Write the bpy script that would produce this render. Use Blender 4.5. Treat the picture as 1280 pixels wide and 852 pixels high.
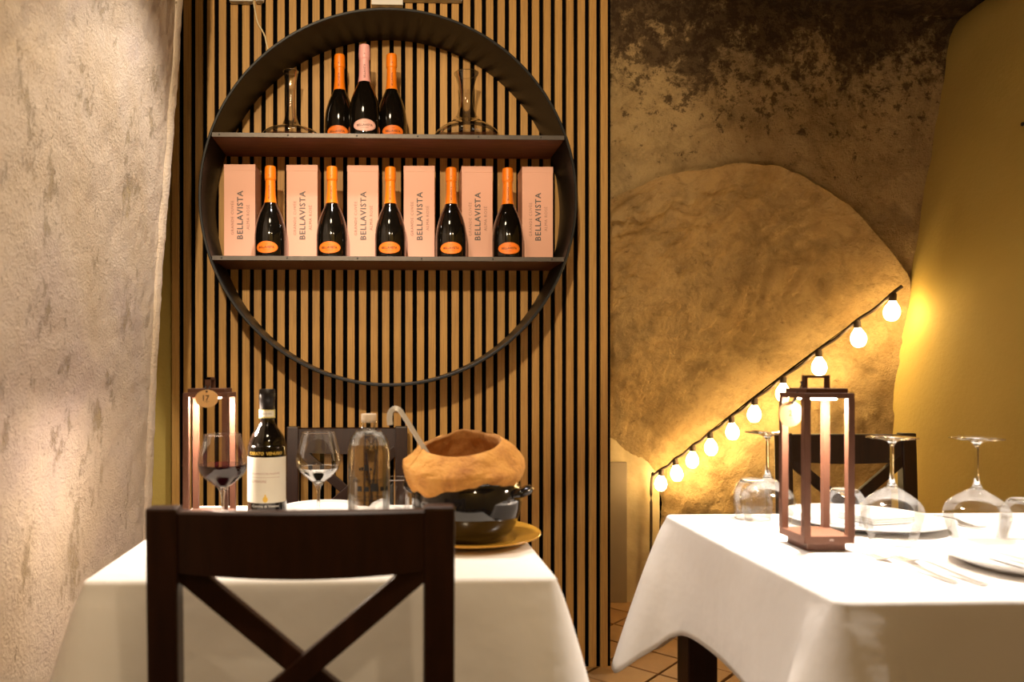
import bpy, bmesh, math, random
from mathutils import Vector, Matrix, noise as mnoise
random.seed(7)
for o in list(bpy.data.objects):
    bpy.data.objects.remove(o)
S = bpy.context.scene
COL = S.collection

# ------------------------------------------------------------------ camera
F = 950.0                      # focal length in pixels of a 1280 wide frame
YAW = math.radians(1.7)        # turned slightly to the right of the wall normal
CH = 1.108                     # seated eye height
PX0, PY0 = 486 + F * math.tan(YAW), 468.0
cam_d = bpy.data.cameras.new('camera')
cam = bpy.data.objects.new('camera', cam_d); COL.objects.link(cam)
cam_d.sensor_width = 36.0
cam_d.lens = F * 36.0 / 1280.0
cam_d.shift_x = (640 - PX0) / 1280.0
cam_d.shift_y = (PY0 - 426) / 1280.0
cam_d.clip_start = 0.05
cam.location = (0, 0, CH)
cam.rotation_euler = (math.radians(90), 0, -YAW)
cam_d.dof.use_dof = True
cam_d.dof.focus_distance = 2.56
cam_d.dof.aperture_fstop = 3.2
S.camera = cam

# ------------------------------------------------------------------ world, light, exposure
S.view_settings.view_transform = 'Standard'
S.view_settings.look = 'None'
S.view_settings.gamma = 1.0
S.view_settings.use_curve_mapping = False
S.view_settings.exposure = 0.0
w = bpy.data.worlds.new('world'); S.world = w
w.use_nodes = True
w.node_tree.nodes['Background'].inputs[0].default_value = (1.0, 0.72, 0.42, 1)
w.node_tree.nodes['Background'].inputs[1].default_value = 0.0

def spot(name, loc, target, power, color, angle, blend=0.6, size=0.04):
    d = bpy.data.lights.new(name, 'SPOT'); d.energy = power; d.color = color
    d.spot_size = math.radians(angle); d.spot_blend = blend; d.shadow_soft_size = size
    o = bpy.data.objects.new(name, d); COL.objects.link(o); o.location = loc
    o.rotation_euler = (Vector(target) - Vector(loc)).to_track_quat('-Z', 'Y').to_euler()
    return o
WARM = (1.0, 0.775, 0.50)
NEUT = (1.0, 0.90, 0.80)
# lamps of the room, all on the ceiling above or behind the frame
spot('ceiling_spot_right_table_offscreen', (1.25, 1.72, 2.52), (1.10, 1.40, 0.77), 255, NEUT, 57, 0.7)
spot('ceiling_spot_left_table_offscreen', (-0.12, 1.98, 2.70), (-0.24, 1.90, 0.77), 122, NEUT, 82, 0.5)
spot('ceiling_spot_shelf_offscreen', (-0.30, 1.22, 2.70), (0.02, 2.78, 1.85), 33, WARM, 56, 0.8, 0.14)
spot('ceiling_spot_room_offscreen', (-0.45, -1.15, 2.70), (-0.02, 2.78, 1.98), 380, WARM, 38, 0.5, 0.06)
spot('ceiling_spot_wall_offscreen', (0.0, 0.50, 2.70), (-0.76, 1.28, 0.74), 92, WARM, 84, 0.9)
d_ = bpy.data.lights.new('ceiling_lamp_rear_offscreen', 'POINT'); d_.energy = 32; d_.color = WARM; d_.shadow_soft_size = 0.06
o_ = bpy.data.objects.new('ceiling_lamp_rear_offscreen', d_); COL.objects.link(o_); o_.location = (0.75, -0.85, 2.58)

# ------------------------------------------------------------------ pixel <-> place
FWD = Vector((math.sin(YAW), math.cos(YAW), 0)); RGT = Vector((math.cos(YAW), -math.sin(YAW), 0)); UP = Vector((0, 0, 1))
def ray(u, v):
    return FWD + RGT * ((u - PX0) / F) + UP * ((PY0 - v) / F)
def P(u, v, Y):
    d = ray(u, v); t = Y / d.y
    return Vector((d.x * t, Y, CH + d.z * t))
def X_(u, Y):
    return P(u, 400, Y).x
def Z_(v, Y, u=486):
    return P(u, v, Y).z
TZ = 0.773                     # table top, cloth included

# ------------------------------------------------------------------ materials
MATS = {}
class N:
    def __init__(s, name):
        s.m = bpy.data.materials.new(name); s.m.use_nodes = True
        s.t = s.m.node_tree; s.b = s.t.nodes['Principled BSDF']; s.out = s.t.nodes['Material Output']
        MATS[name] = s.m
    def new(s, typ, **kw):
        n = s.t.nodes.new(typ)
        for k, v in kw.items(): setattr(n, k, v)
        return n
    def link(s, a, b): s.t.links.new(a, b)
    def coord(s, scale=(1, 1, 1), out='Object'):
        tc = s.new('ShaderNodeTexCoord'); mp = s.new('ShaderNodeMapping')
        mp.inputs['Scale'].default_value = scale
        s.link(tc.outputs[out], mp.inputs[0]); return mp.outputs[0]
    def noise(s, vec, scale, detail=6, rough=0.6, dist=0.0):
        n = s.new('ShaderNodeTexNoise'); n.inputs['Scale'].default_value = scale
        n.inputs['Detail'].default_value = detail; n.inputs['Roughness'].default_value = rough
        n.inputs['Distortion'].default_value = dist
        s.link(vec, n.inputs['Vector']); return n.outputs['Fac']
    def ramp(s, fac, stops):
        r = s.new('ShaderNodeValToRGB'); e = r.color_ramp.elements
        while len(e) < len(stops): e.new(0.5)
        for el, (p, c) in zip(e, stops):
            el.position = p; el.color = (*c, 1) if len(c) == 3 else c
        s.link(fac, r.inputs[0]); return r.outputs[0]
    def mix(s, fac, a, b):
        m = s.new('ShaderNodeMixRGB')
        for sock, val in ((m.inputs[0], fac), (m.inputs[1], a), (m.inputs[2], b)):
            if hasattr(val, 'is_output'): s.link(val, sock)
            elif isinstance(val, (int, float)): sock.default_value = val
            else: sock.default_value = (*val, 1)
        return m.outputs[0]
    def math(s, op, a, b=0.0):
        m = s.new('ShaderNodeMath', operation=op); m.use_clamp = True
        for sock, val in ((m.inputs[0], a), (m.inputs[1], b)):
            if hasattr(val, 'is_output'): s.link(val, sock)
            else: sock.default_value = val
        return m.outputs[0]
    def bump(s, h, strength, dist=0.01):
        b = s.new('ShaderNodeBump'); b.inputs['Strength'].default_value = strength; b.inputs['Distance'].default_value = dist
        s.link(h, b.inputs['Height']); s.link(b.outputs[0], s.b.inputs['Normal'])
    def col(s, c):
        if hasattr(c, 'is_output'): s.link(c, s.b.inputs['Base Color'])
        else: s.b.inputs['Base Color'].default_value = (*c, 1)
    def set(s, **kw):
        for k, v in kw.items(): s.b.inputs[k.replace('_', ' ')].default_value = v
        return s
BW = ((0, 0, 0), (1, 1, 1))
def plain(name, c, rough=0.5, metal=0.0, spec=0.5, bump=0, coat=0.0, var=0.12, scale=30):
    n = N(name); v = n.coord()
    f = n.noise(v, scale, 4)
    n.col(n.mix(f, tuple(x * (1 - var) for x in c), tuple(min(1, x * (1 + var)) for x in c)))
    n.set(Roughness=rough, Metallic=metal); n.b.inputs['Specular IOR Level'].default_value = spec
    n.b.inputs['Coat Weight'].default_value = coat
    if bump: n.bump(n.noise(v, scale * 8, 3), bump, 0.002)
    return n.m

# wood slats: pale oak veneer, grain along z
n = N('oak_slat'); v = n.coord((1, 1, 0.03)); oi = n.new('ShaderNodeObjectInfo')
va = n.new('ShaderNodeVectorMath', operation='ADD'); n.link(v, va.inputs[0])
cmb = n.new('ShaderNodeCombineXYZ'); mr = n.new('ShaderNodeMath', operation='MULTIPLY'); mr.inputs[1].default_value = 37.0
n.link(oi.outputs['Random'], mr.inputs[0]); n.link(mr.outputs[0], cmb.inputs[2]); n.link(cmb.outputs[0], va.inputs[1])
g = n.noise(va.outputs[0], 210, 5, 0.65, 0.4)
base = n.ramp(g, [(0.25, (0.38, 0.190, 0.045)), (0.55, (0.57, 0.312, 0.078)), (0.8, (0.65, 0.375, 0.108))])
tint = n.mix(oi.outputs['Random'], (0.86, 0.84, 0.82), (1.0, 1.0, 1.0))
mm = n.new('ShaderNodeMixRGB', blend_type='MULTIPLY'); mm.inputs[0].default_value = 1
n.link(base, mm.inputs[1]); n.link(tint, mm.inputs[2]); n.col(mm.outputs[0])
n.set(Roughness=0.55); n.bump(g, 0.15, 0.001)
plain('black_felt', (0.0025, 0.002, 0.002), 0.95, spec=0.02, bump=0.3)
plain('black_steel', (0.009, 0.008, 0.007), 0.4, 0.0, 0.3, var=0.3, bump=0.05)
plain('edge_steel', (0.085, 0.072, 0.063), 0.42, 0.6, 0.5, var=0.3)
plain('screw_black', (0.008, 0.008, 0.008), 0.5)
# shelf board, reddish brown
n = N('shelf_wood'); v = n.coord((0.15, 1, 1)); g = n.noise(v, 60, 5, 0.6, 0.5)
n.col(n.ramp(g, [(0.3, (0.10, 0.032, 0.012)), (0.7, (0.19, 0.066, 0.024))])); n.set(Roughness=0.5)
# chair wood
n = N('wenge'); v = n.coord((1, 1, 0.12)); g = n.noise(v, 70, 5, 0.6, 0.6)
n.col(n.ramp(g, [(0.3, (0.015, 0.0040, 0.0018)), (0.7, (0.032, 0.009, 0.004))])); n.set(Roughness=0.38); n.bump(g, 0.05, 0.001)
plain('salmon_card', (0.80, 0.42, 0.30), 0.45, var=0.03, scale=10)
plain('bottle_glass', (0.004, 0.003, 0.002), 0.07, spec=0.6, coat=0.3, var=0.0)
plain('orange_foil', (0.92, 0.225, 0.006), 0.35, 0.0, 0.5, var=0.08, bump=0.2)
plain('pink_foil', (0.85, 0.42, 0.40), 0.35, 0.0, 0.5, var=0.06, bump=0.2)
plain('orange_label', (0.92, 0.205, 0.012), 0.5, var=0.03)
plain('pink_label', (0.85, 0.48, 0.40), 0.5, var=0.03)
plain('print_grey', (0.10, 0.085, 0.085), 0.5)
plain('print_tan', (0.42, 0.20, 0.15), 0.5)
plain('print_dark', (0.045, 0.02, 0.012), 0.5)
plain('print_gold', (0.80, 0.52, 0.08), 0.4, 0.0)
plain('print_white', (0.85, 0.83, 0.80), 0.5)
plain('print_black', (0.01, 0.01, 0.012), 0.5)
plain('paper_label', (0.82, 0.78, 0.68), 0.6, var=0.04)
plain('strip_label', (0.72, 0.62, 0.22), 0.5, var=0.05)
plain('capsule_black', (0.008, 0.006, 0.006), 0.4)
plain('cork', (0.72, 0.60, 0.46), 0.7, bump=0.2)
plain('ladle_metal', (0.80, 0.78, 0.75), 0.35, 0.35)
plain('corten', (0.115, 0.050, 0.030), 0.55, 0.0, 0.3, var=0.12, bump=0.15, scale=60)
plain('tag_wood', (0.70, 0.42, 0.17), 0.55, var=0.10, scale=50)
plain('twine', (0.02, 0.014, 0.01), 0.9)
plain('white_ceramic', (0.86, 0.85, 0.83), 0.12, spec=0.5, var=0.01)
plain('ochre_ceramic', (0.55, 0.28, 0.035), 0.18, spec=0.5, var=0.12, scale=12)
plain('black_glaze', (0.010, 0.009, 0.009), 0.08, spec=0.6, coat=0.5, var=0.2)
plain('steel', (0.75, 0.73, 0.70), 0.34, 1.0, var=0.05)
plain('napkin', (0.84, 0.82, 0.79), 0.85, bump=0.2, var=0.02)
plain('white_plastic', (0.80, 0.78, 0.74), 0.45, var=0.03)
plain('cream_cable', (0.80, 0.66, 0.40), 0.5, var=0.03)
plain('brown_cord', (0.055, 0.030, 0.014), 0.7)
plain('dark_nail', (0.01, 0.01, 0.01), 0.5)
# table linen
n = N('linen'); v = n.coord(); a = n.noise(v, 3.5, 4, 0.5)
n.col(n.mix(a, (0.80, 0.765, 0.72), (0.88, 0.85, 0.815))); n.set(Roughness=0.9)
n.b.inputs['Sheen Weight'].default_value = 0.1
wv = n.noise(v, 9, 3, 0.5); n.bump(wv, 0.25, 0.02)
# bread crust
n = N('bread_crust'); v = n.coord(); a = n.noise(v, 16, 8, 0.65, 0.4); b2 = n.noise(v, 120, 4, 0.6)
c1 = n.ramp(a, [(0.28, (0.42, 0.15, 0.025)), (0.5, (0.76, 0.36, 0.075)), (0.75, (0.86, 0.46, 0.12))])
n.col(c1); n.set(Roughness=0.75); n.bump(n.math('ADD', n.math('MULTIPLY', a, 0.6), n.math('MULTIPLY', b2, 0.4)), 0.9, 0.010)
n = N('bread_inside'); v = n.coord(); a = n.noise(v, 40, 6, 0.7)
n.col(n.ramp(a, [(0.3, (0.34, 0.145, 0.036)), (0.7, (0.56, 0.28, 0.085))])); n.set(Roughness=0.85); n.bump(a, 0.6, 0.006)
plain('stew', (0.10, 0.03, 0.008), 0.3)
plain('red_wine', (0.018, 0.001, 0.003), 0.03, spec=0.5, var=0)
# thin clear glass: reflection by fresnel over clear transmission
def thin_glass(name, tint, boost=1.0):
    n = N(name); n.t.nodes.remove(n.b)
    tr = n.new('ShaderNodeBsdfTransparent'); tr.inputs[0].default_value = (*tint, 1)
    gl = n.new('ShaderNodeBsdfGlossy'); gl.inputs['Roughness'].default_value = 0.02
    lw = n.new('ShaderNodeLayerWeight'); lw.inputs['Blend'].default_value = 0.32
    mu = n.new('ShaderNodeMath', operation='MULTIPLY_ADD'); mu.inputs[1].default_value = 0.75 * boost; mu.inputs[2].default_value = 0.045; mu.use_clamp = True
    n.link(lw.outputs['Fresnel'], mu.inputs[0])
    mx = n.new('ShaderNodeMixShader'); n.link(mu.outputs[0], mx.inputs[0]); n.link(tr.outputs[0], mx.inputs[1]); n.link(gl.outputs[0], mx.inputs[2])
    n.link(mx.outputs[0], n.out.inputs[0])
thin_glass('clear_glass', (0.985, 0.985, 0.98), 0.62)
n = N('water'); n.set(Roughness=0.0, IOR=1.38); n.b.inputs['Transmission Weight'].default_value = 1.0; n.col((0.99, 0.99, 0.985))
thin_glass('smoky_glass', (0.97, 0.965, 0.95), 1.0)
n = N('solid_glass'); n.set(Roughness=0.0, IOR=1.45); n.b.inputs['Transmission Weight'].default_value = 1.0; n.col((0.98, 0.985, 0.98))
def emis(name, c, s):
    n = N(name); n.col(c); n.b.inputs['Emission Color'].default_value = (*c, 1); n.b.inputs['Emission Strength'].default_value = s
emis('bulb_glow', (1.0, 0.70, 0.31), 44)
emis('led_glow', (1.0, 0.80, 0.62), 650)
# plaster: rough old walls
n = N('wall_plaster_left'); v = n.coord(); a = n.noise(v, 2.0, 8, 0.6, 0.6); vv = n.coord((1, 1, 0.6))
b2 = n.noise(vv, 7, 12, 0.80, 0.1); fine = n.noise(v, 150, 5, 0.65); mid = n.noise(v, 34, 8, 0.72, 0.4); pit = n.noise(vv, 55, 6, 0.7, 0.2)
c1 = n.ramp(a, [(0.32, (0.54, 0.42, 0.29)), (0.5, (0.60, 0.49, 0.38)), (0.68, (0.52, 0.42, 0.375))])
patch = n.ramp(b2, [(0.57, (0, 0, 0)), (0.66, (1, 1, 1))])
c2 = n.mix(n.math('MULTIPLY', patch, 0.65), c1, (0.50, 0.36, 0.17))
dots = n.ramp(pit, [(0.66, (0, 0, 0)), (0.70, (1, 1, 1))])
c3 = n.mix(n.math('MULTIPLY', dots, 0.7), c2, (0.30, 0.20, 0.10))
n.col(c3); n.set(Roughness=0.9)
n.b.inputs['Specular IOR Level'].default_value = 0.25
hh = n.math('ADD', n.math('MULTIPLY', fine, 0.30), n.math('ADD', n.math('MULTIPLY', mid, 0.35), n.math('MULTIPLY', n.math('SUBTRACT', 1.0, n.math('MAXIMUM', n.math('MULTIPLY', patch, 0.6), dots)), 0.30)))
n.bump(hh, 1.0, 0.016)
def vault_mat(name, mould, base_cols):
    n = N(name); v = n.coord(); a = n.noise(v, 3.0, 8, 0.62, 0.7); spk = n.noise(v, 22, 8, 0.75, 0.3); fine = n.noise(v, 75, 6, 0.7)
    c1 = n.ramp(a, [(0.3, base_cols[0]), (0.52, base_cols[1]), (0.72, base_cols[2])])
    mott = n.noise(v, 8, 12, 0.78, 0.4)
    c1 = n.mix(n.math('MULTIPLY', n.ramp(mott, [(0.46, (0, 0, 0)), (0.64, (1, 1, 1))]), 0.55), c1, tuple(q * 0.42 for q in base_cols[0]))
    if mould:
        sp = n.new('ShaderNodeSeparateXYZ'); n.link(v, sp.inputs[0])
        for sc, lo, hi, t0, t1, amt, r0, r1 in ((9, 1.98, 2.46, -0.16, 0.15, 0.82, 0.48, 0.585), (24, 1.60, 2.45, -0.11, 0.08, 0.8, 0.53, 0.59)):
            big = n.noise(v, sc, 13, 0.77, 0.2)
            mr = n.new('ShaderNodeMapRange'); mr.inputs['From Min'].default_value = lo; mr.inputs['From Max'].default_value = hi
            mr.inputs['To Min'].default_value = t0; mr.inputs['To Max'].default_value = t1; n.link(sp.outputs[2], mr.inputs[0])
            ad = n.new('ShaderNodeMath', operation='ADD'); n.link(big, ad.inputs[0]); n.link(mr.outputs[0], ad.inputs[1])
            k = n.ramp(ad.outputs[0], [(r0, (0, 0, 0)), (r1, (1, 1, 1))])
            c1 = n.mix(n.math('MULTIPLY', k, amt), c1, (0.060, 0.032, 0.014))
    d = n.ramp(spk, [(0.61, (0, 0, 0)), (0.69, (1, 1, 1))])
    c1 = n.mix(n.math('MULTIPLY', d, 0.65), c1, (0.13, 0.07, 0.028))
    n.col(c1); n.set(Roughness=0.92); n.b.inputs['Specular IOR Level'].default_value = 0.2
    n.bump(n.math('ADD', n.math('MULTIPLY', spk, 0.6), n.math('MULTIPLY', fine, 0.4)), 1.0, 0.03)
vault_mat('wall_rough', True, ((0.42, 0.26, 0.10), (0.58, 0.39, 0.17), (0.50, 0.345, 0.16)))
vault_mat('vault_rough', False, ((0.42, 0.26, 0.10), (0.58, 0.39, 0.17), (0.50, 0.345, 0.16)))
n = N('wall_ochre'); v = n.coord(); a = n.noise(v, 4, 6, 0.6, 0.4); fi = n.noise(v, 60, 4)
n.col(n.mix(a, (0.52, 0.36, 0.075), (0.64, 0.46, 0.115))); n.set(Roughness=0.8); n.bump(fi, 0.3, 0.004)
n = N('wall_end'); v = n.coord(); a = n.noise(v, 5, 7, 0.6, 0.4)
n.col(n.ramp(a, [(0.3, (0.50, 0.36, 0.17)), (0.7, (0.66, 0.52, 0.29))])); n.set(Roughness=0.85); n.bump(n.noise(v, 40, 4), 0.4, 0.006)
plain('door_grey', (0.30, 0.22, 0.13), 0.6, var=0.15, scale=6)
n = N('terracotta'); v = n.coord(); a = n.noise(v, 14, 6, 0.6); oi = n.new('ShaderNodeObjectInfo')
n.col(n.mix(oi.outputs['Random'], n.mix(a, (0.25, 0.12, 0.04), (0.40, 0.21, 0.08)), n.mix(a, (0.34, 0.18, 0.07), (0.46, 0.27, 0.11)))); n.set(Roughness=0.5); n.bump(a, 0.2, 0.003)
plain('grout', (0.05, 0.03, 0.018), 0.9)

# ------------------------------------------------------------------ mesh helpers
def mobj(name, vf, mat, parent=None, smooth=False, auto=None):
    v, f = vf
    me = bpy.data.meshes.new(name); me.from_pydata([tuple(p) for p in v], [], f); me.update()
    bm = bmesh.new(); bm.from_mesh(me); bmesh.ops.recalc_face_normals(bm, faces=bm.faces); bm.to_mesh(me); bm.free()
    me.materials.append(MATS[mat])
    if smooth or auto:
        for p in me.polygons: p.use_smooth = True
        if auto:
            try: me.set_sharp_from_angle(angle=math.radians(auto))
            except Exception: pass
    o = bpy.data.objects.new(name, me); COL.objects.link(o)
    if parent: o.parent = parent
    return o
def thing(name, label, cat, loc=(0, 0, 0), rz=0, group=None):
    o = bpy.data.objects.new(name, None); COL.objects.link(o); o.empty_display_size = 0.05
    o.location = loc; o.rotation_euler = (0, 0, rz); return tag(o, label, cat, group)
def tag(o, label=None, cat=None, group=None):
    if label: o['label'] = label
    if cat: o['category'] = cat
    if group: o['group'] = group
    return o
def struct(o): o['kind'] = 'structure'; return o
def tree(o, parent=None):
    c = o.copy(); COL.objects.link(c); c.parent = parent
    for ch in list(o.children): tree(ch, c)
    return c
def join(*parts):
    V, Fc = [], []
    for v, f in parts:
        k = len(V); V += [tuple(p) for p in v]; Fc += [tuple(i + k for i in q) for q in f]
    return V, Fc
def box(x0, x1, y0, y1, z0, z1, b=0.0):
    if b <= 0:
        v = [(x, y, z) for z in (z0, z1) for x, y in ((x0, y0), (x1, y0), (x1, y1), (x0, y1))]
        f = [(0, 3, 2, 1), (4, 5, 6, 7)] + [(i, (i + 1) % 4, 4 + (i + 1) % 4, 4 + i) for i in range(4)]
        return v, f
    bm = bmesh.new(); bmesh.ops.create_cube(bm, size=1)
    for q in bm.verts:
        q.co = ((x0 + x1) / 2 + q.co.x * (x1 - x0), (y0 + y1) / 2 + q.co.y * (y1 - y0), (z0 + z1) / 2 + q.co.z * (z1 - z0))
    bmesh.ops.bevel(bm, geom=bm.edges[:], offset=b, segments=2, profile=0.6, affect='EDGES')
    bm.verts.index_update()
    r = [tuple(q.co) for q in bm.verts], [tuple(q.index for q in fa.verts) for fa in bm.faces]
    bm.free(); return r
def xform(vf, M):
    return [tuple(M @ Vector(p)) for p in vf[0]], vf[1]
def bar(a, b, wx, wy, ref=(0, 1, 0)):
    """straight bar of section wx (across) by wy (along ref) from a to b"""
    a, b = Vector(a), Vector(b); d = (b - a).normalized(); r = Vector(ref); s = d.cross(r).normalized(); r = s.cross(d).normalized()
    L = (b - a).length
    M = Matrix(((s.x, r.x, d.x, a.x), (s.y, r.y, d.y, a.y), (s.z, r.z, d.z, a.z), (0, 0, 0, 1)))
    return xform(box(-wx / 2, wx / 2, -wy / 2, wy / 2, 0, L, min(wx, wy) * 0.12), M)
def lathe(prof, seg=40, cap=False):
    v, f = [], []; rows = []
    for r, z in prof:
        if r < 1e-6: rows.append([len(v)]); v.append((0, 0, z))
        else:
            rows.append(list(range(len(v), len(v) + seg)))
            v += [(r * math.sin(2 * math.pi * k / seg), -r * math.cos(2 * math.pi * k / seg), z) for k in range(seg)]
    for a, b in zip(rows, rows[1:]):
        for k in range(seg):
            k2 = (k + 1) % seg
            if len(a) == 1 and len(b) == 1: continue
            if len(a) == 1: f.append((a[0], b[k2], b[k]))
            elif len(b) == 1: f.append((a[k], a[k2], b[0]))
            else: f.append((a[k], a[k2], b[k2], b[k]))
    return v, f
def smoothprof(pts, n=6):
    """Catmull-Rom through profile points"""
    out = []
    for i in range(len(pts) - 1):
        p0 = pts[max(i - 1, 0)]; p1 = pts[i]; p2 = pts[i + 1]; p3 = pts[min(i + 2, len(pts) - 1)]
        for k in range(n):
            t = k / n
            out.append(tuple(max(0.0, 0.5 * (2 * b + (c - a) * t + (2 * a - 5 * b + 4 * c - d) * t * t + (3 * b - a - 3 * c + d) * t ** 3)) if j == 0 else
                             0.5 * (2 * b + (c - a) * t + (2 * a - 5 * b + 4 * c - d) * t * t + (3 * b - a - 3 * c + d) * t ** 3)
                             for j, (a, b, c, d) in enumerate(zip(p0, p1, p2, p3))))
    out.append(pts[-1]); return out
def spline(pts, n=8):
    out = []
    for i in range(len(pts) - 1):
        p0 = Vector(pts[max(i - 1, 0)]); p1 = Vector(pts[i]); p2 = Vector(pts[i + 1]); p3 = Vector(pts[min(i + 2, len(pts) - 1)])
        for k in range(n):
            t = k / n
            out.append(0.5 * (2 * p1 + (p2 - p0) * t + (2 * p0 - 5 * p1 + 4 * p2 - p3) * t * t + (3 * p1 - p0 - 3 * p2 + p3) * t ** 3))
    out.append(Vector(pts[-1])); return out
def sweep(path, prof, ref=(0, 0, 1)):
    """sweep a closed 2D section (list of (a,b) or function of i) along the path"""
    path = [Vector(p) for p in path]; v, f = [], []; m = None
    for i, p in enumerate(path):
        d = (path[min(i + 1, len(path) - 1)] - path[max(i - 1, 0)]).normalized()
        r = Vector(ref); s = d.cross(r)
        if s.length < 1e-4: s = d.cross(Vector((1, 0.01, 0)))
        s.normalize(); r = s.cross(d).normalized()
        pr = prof(i / (len(path) - 1)) if callable(prof) else prof
        m = len(pr); v += [tuple(p + s * a + r * b) for a, b in pr]
    for i in range(len(path) - 1):
        for k in range(m):
            k2 = (k + 1) % m; f.append((i * m + k, i * m + k2, (i + 1) * m + k2, (i + 1) * m + k))
    f.append(tuple(range(m))[::-1]); f.append(tuple(range((len(path) - 1) * m, len(path) * m)))
    return v, f
def circ(r, n=8): return [(r * math.cos(2 * math.pi * k / n), r * math.sin(2 * math.pi * k / n)) for k in range(n)]
def tube(path, r, n=8): return sweep(path, circ(r, n))
def grid(nu, nv, fn):
    v = [fn(i / nu, j / nv) for j in range(nv + 1) for i in range(nu + 1)]
    f = [(j * (nu + 1) + i, j * (nu + 1) + i + 1, (j + 1) * (nu + 1) + i + 1, (j + 1) * (nu + 1) + i) for j in range(nv) for i in range(nu)]
    return v, f
def fbm(p, s, o=4):
    return mnoise.fractal(Vector(p) * s, 0.6, 2.1, o, noise_basis='PERLIN_ORIGINAL')
def text(body, size, width=None, shear=0.0, spacing=1.0, bold=0.0):
    """lettering as flat mesh centred on the origin; scaled to width when given"""
    c = bpy.data.curves.new('txt', 'FONT'); c.body = body; c.size = size; c.resolution_u = 2; c.shear = shear; c.space_character = spacing; c.offset = bold
    c.align_x = 'CENTER'; c.align_y = 'CENTER'
    o = bpy.data.objects.new('txt', c); COL.objects.link(o)
    me = o.to_mesh(); v = [tuple(q.co) for q in me.vertices]; f = [tuple(p.vertices) for p in me.polygons]
    o.to_mesh_clear(); bpy.data.objects.remove(o); bpy.data.curves.remove(c)
    if not v: return v, f
    x0, x1 = min(p[0] for p in v), max(p[0] for p in v); y0, y1 = min(p[1] for p in v), max(p[1] for p in v)
    k = width / (x1 - x0) if width else 1.0
    return [((p[0] - (x0 + x1) / 2) * k, (p[1] - (y0 + y1) / 2) * (k if width else 1), 0) for p in v], f
def on_face(vf, y, cx=0, cz=0, up=False):
    """flat lettering on a face that looks towards -y; up=True reads from bottom to top"""
    if up: return [(cx - p[1], y, cz + p[0]) for p in vf[0]], vf[1]
    return [(cx + p[0], y, cz + p[1]) for p in vf[0]], vf[1]
def wrap(vf, R, cz, up=False, eps=0.0005, a0=0.0):
    out = []
    for p in vf[0]:
        x, z = (-p[1], p[0]) if up else (p[0], p[1])
        r = (R(cz + z) if callable(R) else R) + eps; a = a0 + x / r
        out.append((r * math.sin(a), -r * math.cos(a), cz + z))
    return out, vf[1]
def prof_r(prof):
    def R(z):
        for (r0, z0), (r1, z1) in zip(prof, prof[1:]):
            if min(z0, z1) <= z <= max(z0, z1) and abs(z1 - z0) > 1e-9: return r0 + (r1 - r0) * (z - z0) / (z1 - z0)
        return prof[0][0]
    return R

# ================================================================== THE SETTING
YW = 2.82          # plane of the back wall
YP = 2.778         # front of the slats
YE = 3.67          # end wall of the low vault
YC = -1.6          # wall behind the camera
CEIL = 2.95
floor = struct(mobj('floor', box(-2.2, 3.2, YC, 4.0, -0.06, -0.012), 'grout'))
# terracotta tiles laid on the diagonal, each its own piece
TS = 0.20
tile_mesh = None; pitch = TS * math.sqrt(2)
for i in range(-3, 12):
    for j in range(5, 38):
        x = 0.15 + i * pitch + (pitch / 2 if j % 2 else 0); y = j * pitch / 2 + 0.1
        if not (0.25 < x < 2.0 and 1.0 < y < 3.75): continue
        if tile_mesh is None:
            h = TS / 2 - 0.005
            t = mobj('floor_tile', xform(box(-h, h, -h, h, -0.02, 0.0, 0.003), Matrix.Rotation(math.pi / 4, 4, 'Z')), 'terracotta', floor); tile_mesh = t.data
        else:
            t = bpy.data.objects.new('floor_tile', tile_mesh); COL.objects.link(t); t.parent = floor
        t.location = (x, y, random.uniform(-0.001, 0.001))

# ceiling: shallow vault, lower towards the right
def ceil_z(x):
    pts = [(-2.2, 2.62), (-0.8, 2.78), (0.2, 2.80), (1.0, 2.66), (1.55, 2.535), (2.15, 2.462), (3.2, 2.40)]
    for (a, za), (b, zb) in zip(pts, pts[1:]):
        if a <= x <= b: return za + (zb - za) * (x - a) / (b - a)
    return pts[-1][1]
def cfn(a, b):
    x = -2.2 + 5.4 * a; y = YC + (YW + 0.9 - YC) * b
    return (x, y, ceil_z(x) + 0.03 * fbm((x, y, 0), 1.6))
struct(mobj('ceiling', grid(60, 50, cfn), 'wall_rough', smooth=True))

# back wall: ochre painted strip at the left, rough old wall at the right with a low arch
ARCH = [(640, 345), (700, 293), (765, 250), (830, 222), (900, 206), (955, 206), (1005, 221), (1050, 248), (1085, 279), (1115, 315), (1138, 352)]
ARCH3 = spline([P(u, v_, YW) for u, v_ in ARCH], 6)
for q_ in ARCH3[1:-1]: q_.z += 0.016 * fbm((q_.x, 0, 3.3), 5.0, 4)
xa0, xa1 = ARCH3[0].x, ARCH3[-1].x
def arch_z(x):
    for a, b in zip(ARCH3, ARCH3[1:]):
        if a.x <= x <= b.x: return a.z + (b.z - a.z) * (x - a.x) / max(1e-6, b.x - a.x)
    return 0.0
struct(mobj('wall_back_left', box(-2.2, X_(230, YW), YW, YW + 0.1, 0, 2.95), 'wall_ochre'))
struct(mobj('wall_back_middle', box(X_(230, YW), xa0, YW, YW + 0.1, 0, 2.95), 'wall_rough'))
def bw(a, b):
    x = xa0 + (2.9 - xa0) * a; z0 = arch_z(min(max(x, xa0 + 1e-5), xa1 - 1e-5)); z = z0 + (2.80 - z0) * b
    d = 0.022 * fbm((x, 0, z), 2.5, 5) + 0.03 * (1 - b) ** 6
    return (x, YW + d, z)
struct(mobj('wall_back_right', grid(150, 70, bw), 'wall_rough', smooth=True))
def bw2(a, b):
    x = xa1 + (2.9 - xa1) * a; z = (ARCH3[-1].z + 0.03) * b
    return (x, YW + 0.03 + 0.022 * fbm((x, 0, z), 2.5, 5), z)
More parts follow.
